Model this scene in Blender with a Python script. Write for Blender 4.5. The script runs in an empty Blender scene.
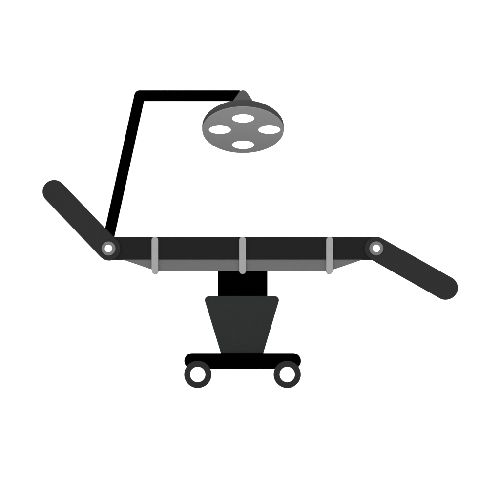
import bpy, bmesh, math
from mathutils import Vector

C = bpy.context.scene.collection
S = 0.0048            # metres per unit of the drawing
FRONT = -0.268        # foremost big face of the table
DIST = 120.0          # camera to that face
CX, CY, GY = 250.0, 250.0, 388.2
CAMZ = 0.10           # a low camera: the floor is seen edge-on, as drawn; its lens is raised instead of tilted

def X(px): return (px - CX) * S
def Z(py): return (GY - py) * S
def deep(px, py, y):
    """a point seen in front elevation at (px, py), standing y metres deep"""
    f = (y - FRONT + DIST) / DIST
    return Vector((X(px) * f, y, CAMZ + (Z(py) - CAMZ) * f))

# ------------------------------------------------------------- materials
def lin(v):
    v /= 255.0
    return v / 12.92 if v <= 0.04045 else ((v + 0.055) / 1.055) ** 2.4

def material(name, col, rough=0.7, spec=0.0, vary=0.02, scale=40.0):
    m = bpy.data.materials.new(name); m.use_nodes = True
    nt = m.node_tree; b = nt.nodes['Principled BSDF']
    b.inputs['Roughness'].default_value = rough
    b.inputs['Specular IOR Level'].default_value = spec
    tc = nt.nodes.new('ShaderNodeTexCoord')
    n = nt.nodes.new('ShaderNodeTexNoise'); n.inputs['Scale'].default_value = scale
    n.inputs['Detail'].default_value = 4.0
    r = nt.nodes.new('ShaderNodeValToRGB')
    r.color_ramp.elements[0].position = 0.3; r.color_ramp.elements[1].position = 0.7
    for e, k in zip(r.color_ramp.elements, (1 - vary, 1 + vary)):
        e.color = (min(col[0]*k, 1), min(col[1]*k, 1), min(col[2]*k, 1), 1)
    nt.links.new(tc.outputs['Object'], n.inputs['Vector'])
    nt.links.new(n.outputs['Fac'], r.inputs['Fac'])
    nt.links.new(r.outputs['Color'], b.inputs['Base Color'])
    return m

def shade(name, v, k=1.0, **kw):
    """v: 8-bit grey (or rgb) of the finish; k: correction for how much light reaches it"""
    if not isinstance(v, tuple): v = (v, v, v)
    return material(name, tuple(lin(c) / EXPO * k for c in v), **kw)

EXPO = 2.0
M = {
    'vinyl':    shade('charcoal_vinyl', 37, 1.11),
    'pad':      shade('soft_charcoal_vinyl', 50, 1.09),
    'tray':     shade('grey_painted_steel', 112, 1.12),
    'bracket':  shade('light_grey_steel', 167, 1.08),
    'black':    material('matt_black', (0.0001,) * 3),
    'pedestal': shade('dark_grey_enamel', (48, 51, 50), 1.14),
    'tyre':     shade('dark_rubber', 48, 1.19),
    'white':    material('white_plastic', (0.88,) * 3, vary=0.005),
    'washer':   shade('mid_grey_steel', 123, 1.13),
    'dome':     shade('dark_grey_lamp_shell', 72, 1.03),
    'neck':     shade('grey_lamp_neck', 90, 1.04),
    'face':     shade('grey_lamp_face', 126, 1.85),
    'paper':    material('white_paper', (0.86,) * 3, vary=0.004, scale=2.0),
}
g = bpy.data.materials.new('lit_lens'); g.use_nodes = True
gb = g.node_tree.nodes['Principled BSDF']
gb.inputs['Base Color'].default_value = (0.9, 0.9, 0.9, 1)
gb.inputs['Emission Color'].default_value = (1, 1, 1, 1)
gb.inputs['Emission Strength'].default_value = 0.6
M['lens'] = g

# ------------------------------------------------------------- helpers
def root(name, loc, label, cat):
    o = bpy.data.objects.new(name, None); C.objects.link(o)
    o.location = loc; o['label'] = label; o['category'] = cat
    o.empty_display_size = 0.1
    return o

def world_loc(o):
    v = Vector((0, 0, 0))
    while o: v += o.location; o = o.parent
    return v

def build(name, bm, mat, parent=None, angle=32):
    bmesh.ops.recalc_face_normals(bm, faces=bm.faces)
    lo = Vector([min(v.co[i] for v in bm.verts) for i in range(3)])
    hi = Vector([max(v.co[i] for v in bm.verts) for i in range(3)])
    c = (lo + hi) / 2
    bmesh.ops.translate(bm, verts=bm.verts, vec=-c)
    me = bpy.data.meshes.new(name); bm.to_mesh(me); bm.free()
    me.materials.append(mat)
    me.shade_smooth(); me.set_sharp_from_angle(angle=math.radians(angle))
    o = bpy.data.objects.new(name, me); C.objects.link(o)
    o.parent = parent
    o.location = c - (world_loc(parent) if parent else Vector())
    return o

def slab(outline, y0, y1, bevel=0.003, seg=3):
    """outline [(x, z)] carried from depth y0 to y1, its front and back rims rounded"""
    bm = bmesh.new()
    a = [bm.verts.new((x, y0, z)) for x, z in outline]
    b = [bm.verts.new((x, y1, z)) for x, z in outline]
    f0 = bm.faces.new(a); f1 = bm.faces.new(b[::-1])
    n = len(a)
    for i in range(n):
        bm.faces.new((a[i], b[i], b[(i+1) % n], a[(i+1) % n]))
    if bevel:
        bmesh.ops.bevel(bm, geom=list(f0.edges) + list(f1.edges), offset=bevel,
                        segments=seg, affect='EDGES', profile=0.5)
    return bm

def capsule(p, q, r, n=40):
    """outline of a bar with round ends, in drawing units"""
    a = math.atan2(q[1] - p[1], q[0] - p[0]); out = []
    for c, s in ((q, a - math.pi/2), (p, a + math.pi/2)):
        for i in range(n + 1):
            t = s + math.pi * i / n
            out.append((X(c[0] + r*math.cos(t)), Z(c[1] + r*math.sin(t))))
    return out

def rounded(pts, rad, n=8):
    """polygon in drawing units with rounded corners; rad is a radius per corner"""
    out = []; k = len(pts)
    for i in range(k):
        p = Vector(pts[i]); a = Vector(pts[i-1]) - p; b = Vector(pts[(i+1) % k]) - p
        r = rad[i]
        if r <= 0: out.append((X(p.x), Z(p.y))); continue
        a.normalize(); b.normalize()
        h = a.angle(b) / 2; d = r / math.tan(h)
        c = p + (a + b).normalized() * (r / math.sin(h))
        s = p + a*d - c; e = p + b*d - c
        t0 = math.atan2(s.y, s.x); t1 = math.atan2(e.y, e.x)
        dt = (t1 - t0 + math.pi) % (2*math.pi) - math.pi
        for j in range(n + 1):
            t = t0 + dt * j / n
            out.append((X(c.x + r*math.cos(t)), Z(c.y + r*math.sin(t))))
    return out

def lathe(profile, base, axis, side, n=72):
    """profile [(radius, along)] turned about axis through base; closed where radius is 0"""
    axis = axis.normalized(); side = side.normalized(); oth = axis.cross(side)
    bm = bmesh.new(); rings = []
    for r, h in profile:
        if r < 1e-7: rings.append([bm.verts.new(base + axis*h)]); continue
        rings.append([bm.verts.new(base + axis*h + (side*math.cos(2*math.pi*i/n) + oth*math.sin(2*math.pi*i/n))*r) for i in range(n)])
    for A, B in zip(rings, rings[1:]):
        for i in range(n):
            j = (i+1) % n
            q = [A[i], A[j], B[j], B[i]] if len(A) > 1 and len(B) > 1 else ([A[0], B[j], B[i]] if len(A) == 1 else [A[i], A[j], B[0]])
            bm.faces.new(q)
    return bm

YAX, XAX = Vector((0, 1, 0)), Vector((1, 0, 0))
def disc(px, py, r, y0, y1, bev=0.0015):
    return lathe([(0, y0), (r - bev, y0), (r - bev*0.3, y0 + bev*0.3), (r, y0 + bev), (r, y1 - bev), (r - bev, y1), (0, y1)],
                 Vector((X(px), 0, Z(py))), YAX, XAX)

def tube(p, q, r, n=40, dome=True):
    d = q - p; L = d.length; prof = [(0, -r)] if dome else [(0, 0)]
    k = 10
    if dome:
        prof += [(r*math.sin(math.pi/2*i/k), -r*math.cos(math.pi/2*i/k)) for i in range(1, k+1)]
        prof += [(r*math.cos(math.pi/2*i/k), L + r*math.sin(math.pi/2*i/k)) for i in range(0, k)] + [(0, L + r)]
    else:
        prof += [(r, 0), (r, L), (0, L)]
    s = d.cross(Vector((0.3, 1, 0.2)))
    return lathe(prof, p, d, s, n)

# ------------------------------------------------------------- setting
bm = bmesh.new()
bm.faces.new([bm.verts.new(c) for c in ((-18, -128, 0), (18, -128, 0), (18, 4, 0), (-18, 4, 0))])
floor = build('floor', bm, M['paper']); floor['kind'] = 'structure'

bm = bmesh.new(); prev = None
prof = [(4 + 2.5*math.sin(t*math.pi/48), 2.5 - 2.5*math.cos(t*math.pi/48)) for t in range(25)] + [(6.5, 9.0)]
for y, z in prof:
    row = [bm.verts.new((x, y, z)) for x in (-18, 18)]
    if prev: bm.faces.new((prev[0], prev[1], row[1], row[0]))
    prev = row
back = build('backdrop', bm, M['paper']); back['kind'] = 'structure'

# ------------------------------------------------------------- operating table
table = root('operating_table', (X(242.5), 0, 0),
             'black and grey operating table with raised headrest and lowered leg rest on a wheeled pedestal',
             'operating table')
HL, HR = (108.5, 248.5), (376.3, 248.4)
build('tabletop', slab(capsule((109.5, 248.25), (375.3, 248.25), 11.3), -0.260, 0.260, 0.003), M['vinyl'], table)
build('headrest', slab(capsule((54.1, 191.6), HL, 11.7), FRONT, 0.266, 0.003), M['pad'], table)
build('leg_rest', slab(capsule(HR, (446.3, 287.9), 11.7), FRONT, 0.266, 0.003), M['pad'], table)
build('under_tray', slab(rounded([(122.5, 259.3), (362.8, 259.3), (328.6, 271), (156.6, 271)], [0, 0, 2, 2]),
                         -0.2575, 0.2575, 0.0015), M['tray'], table)
for px in (154.9, 242.6, 329.6):
    for y0, y1 in ((-0.267, -0.250), (0.250, 0.267)):
        if px == 154.9 and y0 < 0:
            src = bracket = build('bracket', slab(capsule((px, 240.1), (px, 270.7), 3.3, 20), y0, y1, 0.0015), M['bracket'], table)
            base_x, base_y = px, (y0 + y1) / 2
        else:
            o = src.copy(); C.objects.link(o); o.parent = table
            o.location = src.location + Vector(((px - base_x)*S, (y0 + y1)/2 - base_y, 0))

for hx, hy in (HL, HR):
    h = build('hinge', disc(hx, hy, 7.0*S, -0.2730, 0.2710), M['washer'], table)
    build('bolt_cap', disc(hx, hy, 3.7*S, -0.2765, -0.2700), M['white'], h)

build('column', slab(rounded([(217.6, 270.2), (267.5, 270.2), (267.5, 297.5), (217.6, 297.5)], [0, 0, 2, 2]),
                     -0.200, 0.200, 0.002), M['black'], table)
build('pedestal', slab(rounded([(203.3, 296), (280.4, 296), (263.2, 354), (221.0, 354)], [4.2, 4.2, 0, 0]),
                       -0.232, 0.232, 0.003), M['pedestal'], table)
build('base', slab(rounded([(184.2, 353), (301, 353), (301, 369), (184.2, 369)], [7.9]*4, 14),
                   -0.238, 0.238, 0.003), M['black'], table)

def caster(px, py=374.55):
    r, ri = 13.65*S, 7.4*S
    c = Vector((X(px), 0, Z(py)))
    w = build('caster_wheel', lathe([(ri, -0.262), (r - .003, -0.262), (r - .0009, -0.2611), (r, -0.259), (r, -0.243), (r - .003, -0.240), (ri, -0.240), (ri, -0.262)],
                                    c, YAX, XAX, 96), M['tyre'], table)
    build('hub', disc(px, py, 7.6*S, -0.2635, -0.2402, 0.001), M['white'], w)
    build('axle_bracket', slab(capsule((px, 365), (px, py), 3.4, 16), -0.2385, -0.222, 0.001), M['black'], w)
    return w
first = caster(197.75)
def copy_caster(dx, mirror):
    r = first.copy(); C.objects.link(r); r.parent = table
    r.location = first.location + Vector((dx, 0, 0))
    if mirror: r.rotation_euler = (0, 0, math.pi); r.location.y = -first.location.y
    for ch in first.children:
        k = ch.copy(); C.objects.link(k); k.parent = r
    return r
span = (287.25 - 197.75) * S
copy_caster(span, False); copy_caster(0.0, True); copy_caster(span, True)

# ------------------------------------------------------------- surgical lamp
PY = 0.302                                   # the pole stands along the far side of the table
foot = deep(106.6, 247.0, PY); elbow = deep(139.65, 95.75, PY)
lamp = root('surgical_lamp', foot,
            'surgical lamp with four lit lenses hanging from a bent black pole over the table',
            'surgical lamp')
R = 5.6*S
COS, SIN = 22.9/41.0, math.sqrt(1 - (22.9/41.0)**2)
AX = Vector((0, COS, SIN))                   # from the lamp face back to its neck
UP = Vector((0, -SIN, COS))                  # up within the face
fc = deep(243.0, 129.75, 0.0)                # centre of the face
tip = fc + AX * (41.6*S)
arm_end = Vector((deep(238.5, 95.75, 0.15).x, tip.y + 8.5*S, deep(240.5, 95.75, 0.15).z))

build('pole', tube(foot, elbow, R), M['black'], lamp)
build('arm', tube(elbow, arm_end, R*0.998), M['black'], lamp)
build('clamp', lathe([(0, 0.2715), (7.5*S, 0.2715), (7.5*S, 0.315), (0, 0.315)], Vector((X(HL[0]), 0, Z(HL[1]))), YAX, XAX, 48), M['black'], lamp)

lip, dep, RR = 4.0*S, 15.6*S, 41.0*S
prof = [(0, 0.0006), (RR - .004, 0.0006), (RR - .001, 0.0002), (RR, 0.0015), (RR, lip)]
prof += [(RR*math.cos(math.pi/2*i/24), lip + dep*math.sin(math.pi/2*i/24)) for i in range(1, 24)] + [(0, lip + dep)]
head = build('lamp_head', lathe(prof, fc, AX, XAX, 128), M['dome'], lamp, 40)
build('lamp_face', lathe([(0, -0.0016), (RR - .0006, -0.0016), (RR - .0004, -0.0014), (RR - .0004, 0.0008), (0, 0.0008)], fc, AX, XAX, 128), M['face'], head)

rt = 4.8*S; k = 0.54; a0 = 15*S; a1 = 42.3*S
ph = math.atan(k)
prof = [(0, a0)] + [(rt*math.cos(ph) + (a1 + rt*math.sin(ph) - a0)*k, a0)]
prof += [(rt*math.cos(t), a1 + rt*math.sin(t)) for t in [ph + (math.pi/2 - ph)*i/12 for i in range(12)]] + [(0, a1 + rt)]
build('neck', lathe(prof, fc, AX, XAX, 64), M['neck'], lamp, 40)

def lens(dx, dy):
    """an oval lens on the face, dx right and dy down as drawn"""
    rx, ry = 10.9*S, 3.9/ (22.9/41.0) * S
    c = fc + XAX*(dx*S) - UP*(dy/COS*S)
    bm = bmesh.new(); n = 56; rings = []
    for q, h in ((1.0, 0.0), (1.0, 0.0024), (0.97, 0.0032), (0.7, 0.0042), (0.35, 0.0047)):
        rings.append([bm.verts.new(c - AX*h + XAX*(rx*q*math.cos(2*math.pi*i/n)) + UP*(ry*q*math.sin(2*math.pi*i/n))) for i in range(n)])
    for A, B in zip(rings, rings[1:]):
        for i in range(n): bm.faces.new((A[i], A[(i+1) % n], B[(i+1) % n], B[i]))
    bm.faces.new(rings[-1]); bm.faces.new(rings[0][::-1])
    return bm
first_lens = None; here = None
for dx, dy in ((0.1, -11.5), (-23.2, -0.3), (26.4, -0.3), (0.1, 14.6)):
    at = XAX*(dx*S) - UP*(dy/COS*S)
    if first_lens is None:
        first_lens = build('lens', lens(dx, dy), M['lens'], head); here = at
    else:
        o = first_lens.copy(); C.objects.link(o); o.parent = head
        o.location = first_lens.location + at - here

# ------------------------------------------------------------- light, camera
w = bpy.data.worlds.new('World'); bpy.context.scene.world = w; w.use_nodes = True
bg = w.node_tree.nodes['Background']
bg.inputs['Color'].default_value = (1, 1, 1, 1); bg.inputs['Strength'].default_value = 1.0

cam = bpy.data.cameras.new('camera'); co = bpy.data.objects.new('camera', cam); C.objects.link(co)
co.location = (0, FRONT - DIST, CAMZ); co.rotation_euler = (math.pi/2, 0, 0)
cam.sensor_width = 36; cam.lens = 36 * DIST / (500*S)
cam.shift_y = ((GY - CY)*S - CAMZ) / (500*S)
cam.clip_start = 1; cam.clip_end = 400
sc = bpy.context.scene; sc.camera = co
sc.view_settings.view_transform = 'Standard'; sc.view_settings.look = 'None'
sc.view_settings.exposure = 1.0; sc.view_settings.gamma = 1.0
sc.cycles.max_bounces = 10; sc.cycles.diffuse_bounces = 8
